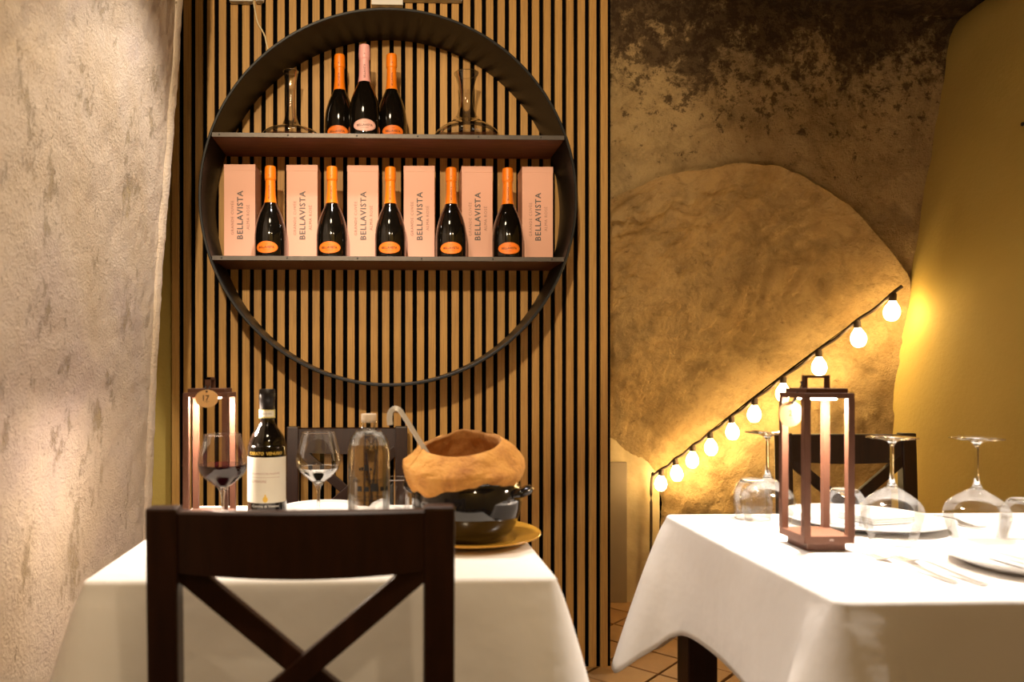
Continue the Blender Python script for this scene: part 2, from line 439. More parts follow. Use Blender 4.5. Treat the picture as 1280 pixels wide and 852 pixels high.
struct(mobj('wall_back_corner', grid(20, 70, bw2), 'wall_rough', smooth=True))
# low vault running down to the back
BACK = [(560, 452), (640, 486), (700, 514), (765, 550), (785, 561), (800, 571), (810, 579), (818, 586), (824, 590)]
BACK3 = spline([P(u, v_, YE) for u, v_ in BACK], 8)
def on_curve(c, t):
    k = t * (len(c) - 1); i = min(int(k), len(c) - 2); return c[i].lerp(c[i + 1], k - i)
def soff(a, b):
    p = on_curve(ARCH3, a).lerp(on_curve(BACK3, a ** 0.9), b)
    bul = 0.13 * math.sin(math.pi * b) * math.sin(math.pi * min(1, a * 0.94 + 0.03)) ** 0.7
    edge = min(1.0, b * 8) * min(1.0, (1 - a) * 8)
    d = 0.035 * fbm(p, 2.2, 5) * edge
    return (p.x + 0.3 * bul, p.y, p.z + bul + d + (0.020 * fbm(p, 8, 4) + 0.006 * fbm(p, 26, 3)) * edge)
struct(mobj('ceiling_vault', grid(190, 120, soff), 'vault_rough', smooth=True))
CR_A, CR_B = ARCH3[-1], BACK3[-1]
def rw(a, b):
    top = CR_A.lerp(CR_B, a) + Vector((0, 0, 0.01)); z = top.z * (1 - b)
    e = min(1.0, b * 10)
    n_ = Vector((CR_B.y - CR_A.y, -(CR_B.x - CR_A.x), 0)).normalized()
    d = (0.03 * fbm((top.x, top.y, z), 2.6, 5) + 0.01 * fbm((top.x, top.y, z), 11, 4)) * e
    return (top.x + n_.x * d, top.y + n_.y * d, z)
struct(mobj('wall_vault_right', grid(60, 60, rw), 'vault_rough', smooth=True))
def ew(a, b):
    p = on_curve(BACK3, a); return (p.x, YE + 0.01 * fbm((p.x, 0, p.z * (1 - b)), 5), (p.z + 0.02) * (1 - b))
struct(mobj('wall_vault_end', grid(40, 30, ew), 'wall_end', smooth=True))
d0 = P(783, 577, YE)
door = struct(mobj('door_1', box(d0.x - 0.55, d0.x, YE - 0.012, YE + 0.02, 0.0, d0.z, 0.004), 'door_grey'))

# left wall: thick old plaster, leaning in, with a rounded end
EDGE = [(231, -60), (228, 0), (222, 100), (213, 215), (203, 330), (195, 480), (190, 610), (186, 740), (184, 860), (182, 1300)]
YL = 2.34
EDGE3 = [P(u, v_, YL) for u, v_ in EDGE]
def edge_x(z):
    for a, b in zip(EDGE3, EDGE3[1:]):
        if b.z <= z <= a.z: return a.x + (b.x - a.x) * (a.z - z) / (a.z - b.z)
    return EDGE3[0].x if z > EDGE3[0].z else EDGE3[-1].x
def lw(a, b):
    z = -0.02 + 2.9 * b; ex = edge_x(z)
    lean = 0.03 * (1 - b)
    if a < 0.80:
        t = a / 0.80; y = YC + (2.315 - YC) * (1 - (1 - t) ** 1.7)
        x = ex - 0.012 - 0.025 * (2.315 - y) - 0.12 * max(0.0, 0.9 - y) ** 1.3
    else:
        t = (a - 0.80) / 0.20; ang = min(1.0, t / 0.6) * math.pi / 2
        x = ex - 0.012 + 0.012 * math.sin(ang); y = 2.315 + 0.03 * (1 - math.cos(ang))
        if t > 0.6:
            k = (t - 0.6) / 0.4; x -= 0.5 * k; y += 0.02 * k
    p = Vector((x, y, z)); e = 1.0 if a < 0.8 else max(0.25, 1 - (a - 0.8) * 5)
    d = (0.010 * fbm(p, 1.3, 3) * max(0.0, 1 - a * 1.1) + 0.0035 * fbm(p, 5, 4)) * e + 0.0022 * fbm(p, 24, 4)
    return (x + d, y, z)
struct(mobj('wall_left', grid(260, 190, lw), 'wall_plaster_left', smooth=True))

# right wall: smooth ochre paint, leaning out towards the top
RE = [(1262, -80), (1240, -25), (1222, 0), (1197, 22), (1184, 50), (1176, 100), (1160, 200), (1141, 330), (1128, 450), (1120, 560), (1118, 650), (1116, 760), (1114, 1000)]
RE3 = spline([P(u, v_, YW - 0.02) for u, v_ in RE], 4)
def rwall(a, b):
    p = on_curve(RE3, b); y = YW + 0.05 - (YW + 0.05 - YC) * a
    d = 0.008 * fbm((p.x, y, p.z), 1.6)
    rnd = 0.03 * max(0.0, 1 - a * 14) ** 2
    return (p.x + d + 0.02 * (YW - y) + rnd, y, p.z)
struct(mobj('wall_right', grid(60, 48, rwall), 'wall_ochre', smooth=True))
struct(mobj('wall_behind', box(-2.2, 3.2, YC - 0.1, YC, 0, 2.95), 'wall_ochre'))

# ================================================================== SLATTED PANEL
xl, xr = X_(213.5, YP), X_(764.0, YP)
sp = thing('slatted_wall_panel', 'tall wall panel of pale oak vertical slats on black felt backing', 'wall panel', (0, 0, 0))
mobj('felt_backing', box(xl, xr, YP + 0.012, YW, 0.03, 2.72), 'black_felt', sp)
s_first = X_(229.4, YP); s_last = X_(750.9, YP); ns = 37
pt = (s_last - s_first) / (ns - 1); sw = pt * 0.62
slm = None
for k in range(-1, ns):
    x = s_first + k * pt
    if slm is None:
        o = mobj('slat', box(0, sw, 0, 0.0125, 0, 2.70, 0.0008), 'oak_slat', sp); slm = o.data
    else:
        o = bpy.data.objects.new('slat', slm); COL.objects.link(o); o.parent = sp
    o.location = (x, YP, 0.03)

# ================================================================== ROUND SHELF
YF = 2.547
RC = P(486.6, 246, YF); RO = 0.5 * (X_(723.8, YF) - X_(249.5, YF)); RI = RO - 0.0095
rs = thing('round_wall_shelf', 'large round black steel wall shelf with two dark wood boards', 'shelf', (RC.x, YF, RC.z))
yb = YP - YF
def ringmesh(ro, ri, y0, y1, seg=160):
    pr = [(ro, y0 + .002), (ro - .002, y0), (ri + .002, y0), (ri, y0 + .002), (ri, y1), (ro, y1)]; v, f = [], []; m = len(pr)
    for k in range(seg):
        a = 2 * math.pi * k / seg; v += [(r * math.sin(a), y, r * math.cos(a)) for r, y in pr]
    for k in range(seg):
        for i in range(m):
            i2 = (i + 1) % m; k2 = (k + 1) % seg
            f.append((k * m + i, k * m + i2, k2 * m + i2, k2 * m + i))
    return v, f
mobj('ring', ringmesh(RO, RI, 0, yb), 'black_steel', rs, auto=40)
SH_T, SH_L = Z_(167.5, YF) , Z_(320.5, YF)
TH = 0.0135
for zt, us in ((SH_T, (274, 360, 446, 522, 598, 676)), (SH_L, (277, 359, 447, 527, 616, 690))):
    z = zt - RC.z; hw = math.sqrt(RI ** 2 - max(abs(z), abs(z - TH)) ** 2) + 0.001
    mobj('shelf_board', box(-hw, hw, 0.004, yb, z - TH, z), 'shelf_wood', rs)
    st = mobj('front_strip', box(-hw, hw, -0.001, 0.004, z - TH - 0.001, z + 0.0005, 0.0008), 'edge_steel', rs)
    for u in us:
        c = xform(lathe([(0, 0), (0.0032, 0), (0.0026, 0.0018), (0, 0.002)], 12), Matrix.Translation((X_(u, YF) - RC.x, -0.001, z - TH / 2)) @ Matrix.Rotation(math.pi / 2, 4, 'X'))
        mobj('screw', c, 'screw_black', st)

# sparkling wine bottles
GB = [(0, 0.006), (0.030, 0.004), (0.046, 0.0), (0.0515, 0.004), (0.053, 0.014), (0.053, 0.065), (0.0522, 0.085), (0.0490, 0.110), (0.0435, 0.132), (0.0365, 0.153), (0.0280, 0.172), (0.0212, 0.188), (0.0185, 0.205)]
GBS = smoothprof(GB, 4); Rb = prof_r(GBS)
FO = [(0.0213, 0.1855), (0.0215, 0.187), (0.0196, 0.200), (0.0176, 0.225), (0.0169, 0.255), (0.0170, 0.2635), (0.0188, 0.268), (0.0192, 0.280), (0.0188, 0.300), (0.0180, 0.3085), (0.0155, 0.3130), (0, 0.3145)]
FOS = smoothprof(FO, 3); Rf = prof_r(FOS)
def oval(hw, hh, R, cz, eps=0.0006, nr=5, na=40):
    v = [(0, 0)]; f = []
    for i in range(1, nr + 1):
        for k in range(na): a = 2 * math.pi * k / na; v.append((hw * i / nr * math.cos(a), hh * i / nr * math.sin(a)))
    for k in range(na): f.append((0, 1 + k, 1 + (k + 1) % na))
    for i in range(nr - 1):
        for k in range(na):
            k2 = (k + 1) % na; b = 1 + i * na; f.append((b + k, b + na + k, b + na + k2, b + k2))
    return wrap(([(x, z, 0) for x, z in v], f), R, cz, eps=eps)
def sub_patch(vf): return vf
def make_fizz(foil, lab, ink):
    t = thing('sparkling_wine_bottle', '', 'bottle')
    mobj('glass_body', lathe(GBS, 48), 'bottle_glass', t, smooth=True)
    fo = mobj('foil_capsule', lathe(FOS, 32), foil, t, smooth=True)
    mobj('foil_lettering', wrap(text('BELLAVISTA', 0.0045, 0.046), Rf, 0.222, up=True), ink, fo)
    em = text('*', 0.012); mobj('foil_emblem', wrap(em, Rf, 0.279), 'print_dark', fo)
    la = mobj('oval_label', oval(0.0395, 0.0200, 0.053, 0.0305), lab, t, smooth=True)
    mobj('label_border', wrap(([(0.0375 * math.cos(2 * math.pi * k / 48) * s_, 0.0182 * math.sin(2 * math.pi * k / 48) * s_, 0) for s_ in (1, 0.982) for k in range(48)],
                               [(k, (k + 1) % 48, 48 + (k + 1) % 48, 48 + k) for k in range(48)]), 0.053, 0.0305, eps=0.0009), ink, la)
    mobj('label_lettering', wrap(text('BELLAVISTA', 0.008, 0.054, bold=0.00012), 0.053, 0.0305, eps=0.001), ink, la)
    mobj('label_small_print', wrap(text('FRANCIACORTA', 0.003, 0.026), 0.053, 0.0215, eps=0.001), ink, la)
    mobj('label_top_print', wrap(text('ALMA', 0.004, 0.010), 0.053, 0.0405, eps=0.001), ink, la)
    return t
fizz = make_fizz('orange_foil', 'orange_label', 'print_dark')
def put(o, loc, rz, label, group=None):
    o.location = loc; o.rotation_euler = (0, 0, rz); o['label'] = label
    if group: o['group'] = group
    elif 'group' in o: del o['group']
    return o
ORD = ['first', 'second', 'third', 'fourth', 'fifth']
for i, u in enumerate((338, 415, 488, 564, 634.5)):
    o = fizz if i == 0 else tree(fizz)
    put(o, (X_(u, 2.602), 2.602, SH_L), random.uniform(-0.12, 0.12),
        'orange foil bottle on lower shelf, %s from the row end under the narrow-necked decanter' % ORD[i], 'orange foil bottles on the lower shelf')
ob = tree(fizz); put(ob, (X_(424.5, 2.668), 2.668, SH_T), -0.1, 'dark bottle with orange foil on top board beside the narrow-necked decanter', 'bottles on the top board')
ob = tree(fizz); put(ob, (X_(489.5, 2.660), 2.660, SH_T), 0.1, 'dark bottle with orange foil on top board beside the flared decanter', 'bottles on the top board')
pk = make_fizz('pink_foil', 'pink_label', 'print_dark')
put(pk, (X_(455.5, 2.603), 2.603, SH_T), 0.05, 'dark bottle with pale pink foil and pink oval label on top board', 'bottles on the top board'); pk.scale = (1.02, 1.02, 1.02)

# gift boxes
YB = 2.660; BH = 0.336
gw = 0.5 * 0.1085
gb = thing('wine_gift_box', 'tall salmon pink wine gift box', 'gift box')
mobj('carton', box(-gw, gw, 0, 0.105, 0, BH - 0.006, 0.0012), 'salmon_card', gb)
mobj('lid', box(-gw - 0.0006, gw + 0.0006, -0.0006, 0.1056, BH - 0.022, BH, 0.0012), 'salmon_card', gb)
mobj('brand_lettering', on_face(text('BELLAVISTA', 0.024, 0.168, spacing=1.16, bold=0.00045), -0.0008, 0.0015, 0.160, True), 'print_grey', gb)
mobj('upper_lettering', on_face(text('GRANDE CUVÉE', 0.011, 0.118, spacing=1.2), -0.0008, -0.026, 0.150, True), 'print_tan', gb)
mobj('lower_lettering', on_face(text('ALMA ROSÉ', 0.011, 0.086, spacing=1.15), -0.0008, 0.028, 0.152, True), 'print_tan', gb)
for i, u in enumerate((299.5, 377.5, 453.5, 524.0, 596.5, 672.0)):
    o = gb if i == 0 else tree(gb)
    if i == 0: lb = 'tall salmon gift box at the row end under the narrow-necked decanter'
    elif i == 5: lb = 'tall salmon gift box at the row end under the flared decanter'
    else: lb = 'tall salmon gift box, %s from the row end under the narrow-necked decanter' % ORD[i]
    put(o, (X_(u, YB), YB, SH_L), random.uniform(-0.02, 0.02), lb, 'salmon gift boxes on the lower shelf')

# decanters
def decanter(prof, loc, label):
    t = thing('glass_decanter', label, 'decanter', loc)
    b = mobj('vessel', lathe(smoothprof(prof, 5), 48), 'smoky_glass', t, smooth=True)
    r, z = prof[-1]
    rp = [(r + 0.0016 * math.cos(a), z + 0.0016 * math.sin(a)) for a in [2 * math.pi * k / 8 for k in range(9)]]
    mobj('rim', lathe(rp, 40), 'solid_glass', t, smooth=True)
    return t
decanter([(0, 0.004), (0.06, 0.001), (0.094, 0.010), (0.100, 0.020), (0.090, 0.034), (0.062, 0.044), (0.038, 0.054), (0.026, 0.072), (0.019, 0.10), (0.0155, 0.135), (0.0155, 0.17), (0.019, 0.21), (0.0255, 0.248)],
         (X_(363.5, 2.655), 2.655, SH_T), 'clear glass decanter with tall narrow neck on top board')
decanter([(0, 0.004), (0.06, 0.001), (0.100, 0.010), (0.114, 0.024), (0.108, 0.040), (0.085, 0.058), (0.056, 0.076), (0.037, 0.098), (0.027, 0.125), (0.0235, 0.155), (0.026, 0.19), (0.033, 0.222), (0.042, 0.248)],
         (X_(583, 2.655), 2.655, SH_T), 'clear wide-bodied glass decanter with flared mouth on top board')

# fittings at the top of the panel
jb = thing('junction_box', 'small white junction box with gland fixed on the slats', 'junction box', P(303, 6, YP))
zz = 0.12
mobj('box_body', box(-0.042, 0.042, -0.03, 0.0, 0, zz, 0.004), 'white_plastic', jb)
mobj('cable_gland', xform(lathe([(0, 0), (0.014, 0), (0.016, 0.003), (0.016, 0.05), (0, 0.05)], 16), Matrix.Translation((0.066, -0.018, 0.002))), 'white_plastic', jb, auto=40)
cp = [P(u, v_, YP - 0.006) for u, v_ in ((316, -30), (317, 0), (319, 14), (322, 28), (327, 37), (331, 45), (333, 54), (336, 66))]
tag(mobj('cream_cable', tube(spline(cp, 6), 0.0028, 8), 'cream_cable', smooth=True), 'thin cream cable running down from junction box to the round shelf', 'cable')
pa = P(464.5, 9, YP); pb = P(577, 4.5, YP)
wb = thing('wall_unit', 'white rectangular wall unit mounted on slats above the round shelf', 'wall unit', (pa.x, YP, pa.z))
xm = X_(503.5, YP) - pa.x
mobj('side_cover', box(0, xm, -0.03, 0, -0.004, 0.16, 0.002), 'white_plastic', wb)
mobj('unit_body', box(xm + 0.001, pb.x - pa.x, -0.028, 0, pb.z - pa.z, 0.16, 0.002), 'white_plastic', wb)

# ================================================================== STRING LIGHTS
def crease_at(u):
    lo, hi = 0.0, 1.0
    for _ in range(40):
        m = (lo + hi) / 2; p = CR_A.lerp(CR_B, m); d = p - Vector((0, 0, CH))
        uu = PX0 + F * d.dot(RGT) / d.dot(FWD)
        if uu > u: lo = m
        else: hi = m
    return CR_A.lerp(CR_B, (lo + hi) / 2)
sl = thing('string_lights', 'string of glowing warm bulbs on brown cord along the vault crease', 'string lights', (0, 0, 0))
off = Vector((-0.075, -0.085, -0.015))
cpts = []
BU = (1122, 1078, 1031, 988, 953, 924, 898, 877, 855, 838)
for k, u in enumerate(BU):
    p = crease_at(u) + off; cpts.append(p)
    if k < len(BU) - 1: cpts.append((p + crease_at(BU[k + 1]) + off) / 2 - Vector((0, 0, 0.008)))
endp = crease_at(828) + off
tail = [endp, P(816, 592, YE - 0.08), P(814, 610, YE - 0.06), P(814, 660, YE - 0.06), P(813, 720, YE - 0.06)]
mobj('cord', tube(spline([crease_at(1133) + off] + cpts + tail, 5), 0.0065, 8), 'brown_cord', sl, smooth=True)
bulb_prof = smoothprof([(0, -0.100), (0.014, -0.097), (0.024, -0.084), (0.0275, -0.067), (0.0235, -0.048), (0.0135, -0.032), (0.011, -0.022)], 4)
bm_ = sm_ = None
for k, u in enumerate(BU):
    p = crease_at(u) + off
    if bm_ is None:
        b = mobj('bulb', lathe(bulb_prof, 20), 'bulb_glow', sl, smooth=True)
        s_ = mobj('socket', lathe([(0, 0.006), (0.009, 0.005), (0.0125, -0.002), (0.0125, -0.026), (0, -0.026)], 14), 'brown_cord', b, auto=40); bm_, sm_ = b.data, s_.data
    else:
        b = bpy.data.objects.new('bulb', bm_); COL.objects.link(b); b.parent = sl
        s_ = bpy.data.objects.new('socket', sm_); COL.objects.link(s_); s_.parent = b
    b.location = p + Vector((0, 0, -0.004)); b.rotation_euler = (random.uniform(-.1, .1), random.uniform(-.1, .1), 0)

# ================================================================== TABLES AND CLOTHS
def table(name, label, x0, x1, y0, y1, inset=0.035):
    t = thing(name, label, 'table', ((x0 + x1) / 2, (y0 + y1) / 2, 0)); hx, hy = (x1 - x0) / 2, (y1 - y0) / 2
    mobj('tabletop', box(-hx + .012, hx - .012, -hy + .012, hy - .012, TZ - 0.034, TZ - 0.003, 0.004), 'wenge', t)
    mobj('apron', join(box(-hx + .06, hx - .06, -hy + .05, -hy + .07, TZ - .11, TZ - .034), box(-hx + .06, hx - .06, hy - .07, hy - .05, TZ - .11, TZ - .034),
                       box(-hx + .05, -hx + .07, -hy + .06, hy - .06, TZ - .11, TZ - .034), box(hx - .07, hx - .05, -hy + .06, hy - .06, TZ - .11, TZ - .034)), 'wenge', t)
    for sx in (-1, 1):
        for sy in (-1, 1):
            cx, cy = sx * (hx - inset - 0.034), sy * (hy - inset - 0.034)
            mobj('leg', box(cx - 0.034, cx + 0.034, cy - 0.034, cy + 0.034, 0, TZ - 0.034, 0.003), 'wenge', t)
    return t
def cloth(label, x0, x1, y0, y1, drop, f0, f1, d1, seed, cw=0.13, group=None):
    r = 0.018; per = []; nsx = 46; nc = 9
    cs = [(x1 - r, y0 + r, -90), (x1 - r, y1 - r, 0), (x0 + r, y1 - r, 90), (x0 + r, y0 + r, 180)]
    W, H = x1 - x0, y1 - y0
    sides = [((x0 + r, y0), (x1 - r, y0), (0, -1)), ((x1, y0 + r), (x1, y1 - r), (1, 0)), ((x1 - r, y1), (x0 + r, y1), (0, 1)), ((x0, y1 - r), (x0, y0 + r), (-1, 0))]
    for (a, b, nn), (cx, cy, a0) in zip(sides, cs):
        L = math.hypot(b[0] - a[0], b[1] - a[1])
        for k in range(nsx):
            t = (k + 0.5) / nsx
            t = t - 0.11 * math.sin(2 * math.pi * t) / 1.0 * 1.0          # denser near the corners
            d = min(t, 1 - t) * L
            per.append((a[0] + (b[0] - a[0]) * t, a[1] + (b[1] - a[1]) * t, nn[0], nn[1], math.exp(-(d / cw) ** 2), 0))
        for k in range(nc + 1):
            an = math.radians(a0 + 90 * k / nc)
            per.append((cx + r * math.cos(an), cy + r * math.sin(an), math.cos(an), math.sin(an), 1.0, 1))
    m = len(per); v, f = [], []
    rows = 22; R = 0.010
    for j in range(rows + 1):
        for i, (px, py, nx, ny, c, isc) in enumerate(per):
            if j <= 4:
                an = math.pi / 2 * j / 4; o = -R + R * math.sin(an); z = -R + R * math.cos(an)
            else:
                t = (j - 4) / (rows - 4); dr = (drop + d1 * c) * t
                wav = 0.011 * math.sin(px * 9.0 + py * 11.0 + seed) * math.sin(px * 5 + seed * 2) * t * (1 - c)
                o = (f0 + f1 * c) * (t ** 0.85) + wav; z = -R - dr
                if not isc: o -= 0.010 * t * math.exp(-((c - 0.42) / 0.2) ** 2)
            v.append((px + nx * o, py + ny * o, TZ + z))
    for j in range(rows):
        for i in range(m):
            i2 = (i + 1) % m; f.append((j * m + i, j * m + i2, (j + 1) * m + i2, (j + 1) * m + i))
    f.append(tuple(range(m)))
    o = mobj('tablecloth', (v, f), 'linen', auto=60); tag(o, label, 'tablecloth', group)
    sm = o.modifiers.new('thickness', 'SOLIDIFY'); sm.thickness = 0.0012; sm.offset = -1
    return o
def Pt(u, v, z=TZ):
    d = ray(u, v); t = (z - CH) / d.z; return Vector((d.x * t, d.y * t, z))
a, b = Pt(97, 728), Pt(702, 725)
LX0, LX1, LY0, LY1 = a.x, b.x, 1.245, 1.965
table('dining_table', 'dark wood dining table under the cloth with wine bottle and bread pot', LX0 + .004, LX1 - .004, LY0 + .004, LY1 - .004)
cloth('white tablecloth under the bread pot, wine bottle and carafe', LX0, LX1, LY0, LY1, 0.285, 0.012, 0.095, 0.10, 1.3, 0.09)
b = Pt(1052, 752); c = Pt(826, 642)
RX0, RX1, RY0, RY1 = (b.x + c.x) / 2, 1.72, b.y, c.y
table('dining_table', 'dark wood dining table under the cloth set with upturned glasses', RX0 + .004, RX1 - .004, RY0 + .004, RY1 - .004, 0.02)
cloth('white tablecloth with place settings and upturned wine glasses', RX0, RX1, RY0, RY1, 0.228, 0.006, 0.120, 0.135, 4.0, 0.07)

# ================================================================== CHAIRS
def chair(label, loc, rz):
    W, D, H = 0.425, 0.43, 0.925; w2 = W / 2
    t = thing('dining_chair', label, 'chair', loc, rz)
    yb_ = -0.19; pw = 0.043
    def yk(z): return yb_ if z < 0.45 else yb_ - 0.02 * ((z - 0.45) / 0.475)
    for s in (-1, 1):
        x = s * (w2 - pw / 2)
        lo = box(x - pw / 2, x + pw / 2, yb_ - 0.017, yb_ + 0.017, 0, 0.46, 0.003)
        up = box(x - pw / 2, x + pw / 2, -0.017, 0.017, 0.45, H, 0.004)
        up = [(p[0], p[1] + yk(p[2]), p[2]) for p in up[0]], up[1]
        mobj('rear_leg', join(lo, up), 'wenge', t)
        mobj('front_leg', box(x - 0.019, x + 0.019, 0.18, 0.218, 0, 0.44, 0.003), 'wenge', t)
        mobj('side_stretcher', bar((x, yb_, 0.20), (x, 0.2, 0.20), 0.02, 0.028, (0, 0, 1)), 'wenge', t)
        mobj('side_rail', bar((x, yb_, 0.415), (x, 0.2, 0.415), 0.02, 0.05, (0, 0, 1)), 'wenge', t)
    mobj('seat', box(-w2 + 0.002, w2 - 0.002, yb_ + 0.018, 0.23, 0.438, 0.460, 0.006), 'wenge', t)
    mobj('front_rail', box(-w2 + .04, w2 - .04, 0.19, 0.21, 0.39, 0.438), 'wenge', t)
    # top rail: bowed lower edge, slightly curved in plan
    v, f = [], []; nseg = 20
    for i in range(nseg + 1):
        q = -1 + 2 * i / nseg; x = q * (w2 - pw + 0.004); zb = H - 0.090 - 0.008 * (1 - q * q); zt = H - 0.005
        yc = -0.012 * (1 - q * q)
        for dy, z in ((-0.012, zb), (0.012, zb), (0.012, zt - .003), (0.008, zt), (-0.008, zt), (-0.012, zt - .003)):
            v.append((x, yk(z) + yc + dy, z))
    m = 6
    for i in range(nseg):
        for k in range(m): k2 = (k + 1) % m; f.append((i * m + k, i * m + k2, (i + 1) * m + k2, (i + 1) * m + k))
    f += [tuple(range(m)), tuple(range(nseg * m, nseg * m + m))]
    mobj('top_rail', (v, f), 'wenge', t, auto=35)
    zl = 0.55; xi = w2 - pw
    mobj('lower_back_rail', box(-xi - .002, xi + .002, yk(zl) - 0.011, yk(zl) + 0.011, zl - 0.05, zl, 0.003), 'wenge', t)
    zt = H - 0.088
    for s in (-1, 1):
        mobj('cross_slat', bar((s * -(xi + 0.004), yk(zt) + s * 0.004, zt + 0.006), (s * (xi + 0.004), yk(zl) + s * 0.004, zl - 0.004), 0.033, 0.016), 'wenge', t)
    mobj('rear_stretcher', box(-w2 + .03, w2 - .03, yb_ - 0.01, yb_ + 0.01, 0.235, 0.26), 'wenge', t)
    return t
cx = X_(376.5, 1.052)
chair('dark wood cross-back chair pushed up to the cloth under the bread pot', (cx, 1.052 + 0.222, 0), 0)
cx = X_(434, 2.692)
chair('dark wood cross-back chair against the oak slats behind the clear water bottle', (cx, 2.692 - 0.205, 0), math.pi)
cx = X_(1053, 2.345)
chair('dark wood cross-back chair by the ochre wall behind the lantern', (cx - 0.0, 2.345 - 0.2, 0), math.pi - 0.06)

# ================================================================== LANTERNS
def lantern(label, loc, rz, k=1.0):
    t = thing('table_lantern', label, 'lantern', loc, rz); h = 0.048; H = 0.300 * k; pw = 0.0062
    mobj('plinth', box(-0.037, 0.037, -0.037, 0.037, 0, 0.016, 0.001), 'corten', t)
    fr = mobj('base_frame', box(-h, h, -h, h, 0.016, 0.030, 0.001), 'corten', t)
    mobj('maker_mark', on_face(text('co', 0.008), -h - 0.0004, 0.004, 0.023), 'print_white', fr)
    for sx in (-1, 1):
        for sy in (-1, 1):
            cx, cy = sx * (h - pw), sy * (h - pw)
            mobj('post', box(cx - pw, cx + pw, cy - pw, cy + pw, 0.030, H - 0.010), 'corten', t)
    mobj('top_frame', box(-h, h, -h, h, H - 0.010, H, 0.001), 'corten', t)
    mobj('cap', box(-0.040, 0.040, -0.040, 0.040, H, H + 0.009, 0.001), 'corten', t)
    mobj('light_panel', box(-0.026, 0.026, -0.026, 0.026, H - 0.0125, H - 0.0095), 'led_glow', t)
    w2 = 0.0245
    mobj('handle', join(box(-w2, -w2 + .0055, -.006, .006, H + .008, H + .034), box(w2 - .0055, w2, -.006, .006, H + .008, H + .034), box(-w2, w2, -.006, .006, H + .0285, H + .034)), 'corten', t)
    return t
def number_tag(label, loc, num, anchor, r, rz=0.0, hh=1.0):
    t = thing('number_tag', label, 'number tag', loc, rz)
    d = xform(lathe([(0, -0.0015), (r, -0.0015), (r, 0.0015), (0, 0.0015)], 36), Matrix.Rotation(math.pi / 2, 4, 'X'))
    d = [(p[0], p[1], p[2] * hh) for p in d[0]], d[1]
    mobj('disc', d, 'tag_wood', t, auto=40)
    mobj('numeral', on_face(text(num, 0.0165, bold=0.0003), -0.0019, -0.001, 0.0015), 'print_dark', t)
    mobj('small_motif', on_face(text('~o~', 0.0065), -0.0019, 0, -0.0085 * hh), 'print_dark', t)
    A = Vector(anchor); b = Vector((0, 0, r * hh * 0.80))
    mobj('cord_loop', tube(spline([b + Vector((0, -0.004, 0)), b.lerp(A, 0.5) + Vector((-0.003, -0.006, 0)), A + Vector((-.004, -0.007, .003)), A + Vector((0, 0.001, 0.009)), A + Vector((0.005, -.006, 0.002)), b.lerp(A, 0.45) + Vector((0.003, -0.006, 0)), b + Vector((0.001, -0.003, 0))], 5), 0.0016, 6), 'twine', t, smooth=True)
    return t
# right table lantern: front face spans 1003..1066
fl = Pt(1006, 689); lx = (X_(1003.5, fl.y) + X_(1065.5, fl.y)) / 2
lc = Vector((lx, fl.y + 0.040, TZ))
lantern('rust brown metal lantern with round number two tag on the table of upturned glasses', lc, math.radians(-1.0))
tp = P(988, 517, lc.y - 0.010)
number_tag('round wooden tag numbered two hanging from a lantern', tp, '2', Vector((lc.x - 0.026, lc.y, TZ + 0.312)) - tp, 0.0245, 0.12)
# left table lantern, turned a quarter so its handle is edge-on
LYf = 1.662
lx = X_(228.5, LYf) + 0.048
ll = Vector((lx, LYf + 0.048, TZ))
lantern('rust brown metal lantern with oval number seventeen tag beside the red wine glass', ll, math.pi / 2, 0.985)
tp = P(258.5, 498, LYf - 0.006)
number_tag('oval wooden tag numbered seventeen hanging from a lantern', tp, '17', Vector((ll.x, ll.y - 0.02, TZ + 0.306)) - tp, 0.0245, 0.0, 0.78)

# ================================================================== GLASSWARE
def wine_glass(label, loc, rb, H, flip=False, wine=False, group=None, k=1.0, rim=0.66, water=False):
    """bowl, stem and foot; flip stands it on its rim"""
    t = thing('wine_glass', label, 'wine glass', loc, 0, group)
    zb = H * 0.46                                  # bottom of the bowl
    hb = H - zb
    bowl = smoothprof([(0.004, zb), (rb * 0.42, zb + hb * 0.10), (rb * 0.86, zb + hb * 0.27), (rb, zb + hb * 0.44), (rb * 0.955, zb + hb * 0.62), (rb * 0.83, zb + hb * 0.82), (rb * rim, zb + hb * 1.0)], 6)
    foot = smoothprof([(0.0035, 0.019), (0.0075, 0.010), (0.022, 0.0048), (0.041, 0.0026), (0.046, 0.0014)], 4) + [(0.046, 0.0), (0, 0.0)]
    stem = smoothprof([(0.0038, 0.017), (0.0034, 0.04), (0.0036, zb - 0.022), (0.0060, zb - 0.006), (0.012, zb + 0.004)], 5)
    stem = [(0, 0.017)] + stem + [(0, zb + 0.0035)]
    fl = (lambda p: [(r, H - z) for r, z in p]) if flip else (lambda p: p)
    mobj('bowl', lathe(fl(bowl), 48), 'clear_glass', t, smooth=True)
    rz_ = [(bowl[-1][0] + 0.0007 * math.cos(a), H + 0.0007 * math.sin(a)) for a in [2 * math.pi * q / 6 for q in range(7)]]
    mobj('rim', lathe(fl(rz_), 48), 'solid_glass', t, smooth=True)
    mobj('stem', lathe(fl(stem), 20), 'solid_glass', t, smooth=True)
    mobj('foot', lathe(fl(foot), 40), 'solid_glass', t, smooth=True)
    if wine or water:
        zt = zb + hb * (0.46 if wine else 0.33); pr = [(0, zb + 0.004)] + [(max(0, r - 0.0012), z + 0.001) for r, z in bowl if zb + 0.003 < z < zt]
        r_ = prof_r(bowl)(zt) - 0.0012
        pr += [(r_, zt), (0, zt)]
        mobj('red_wine' if wine else 'water', lathe(pr, 48), 'red_wine' if wine else 'water', t, auto=40)
    return t
Yg = 1.588
wine_glass('wine glass half full of red wine beside the dark wine bottle', (X_(278.5, Yg), Yg, TZ), 0.0510, 0.211, wine=True, rim=0.72)
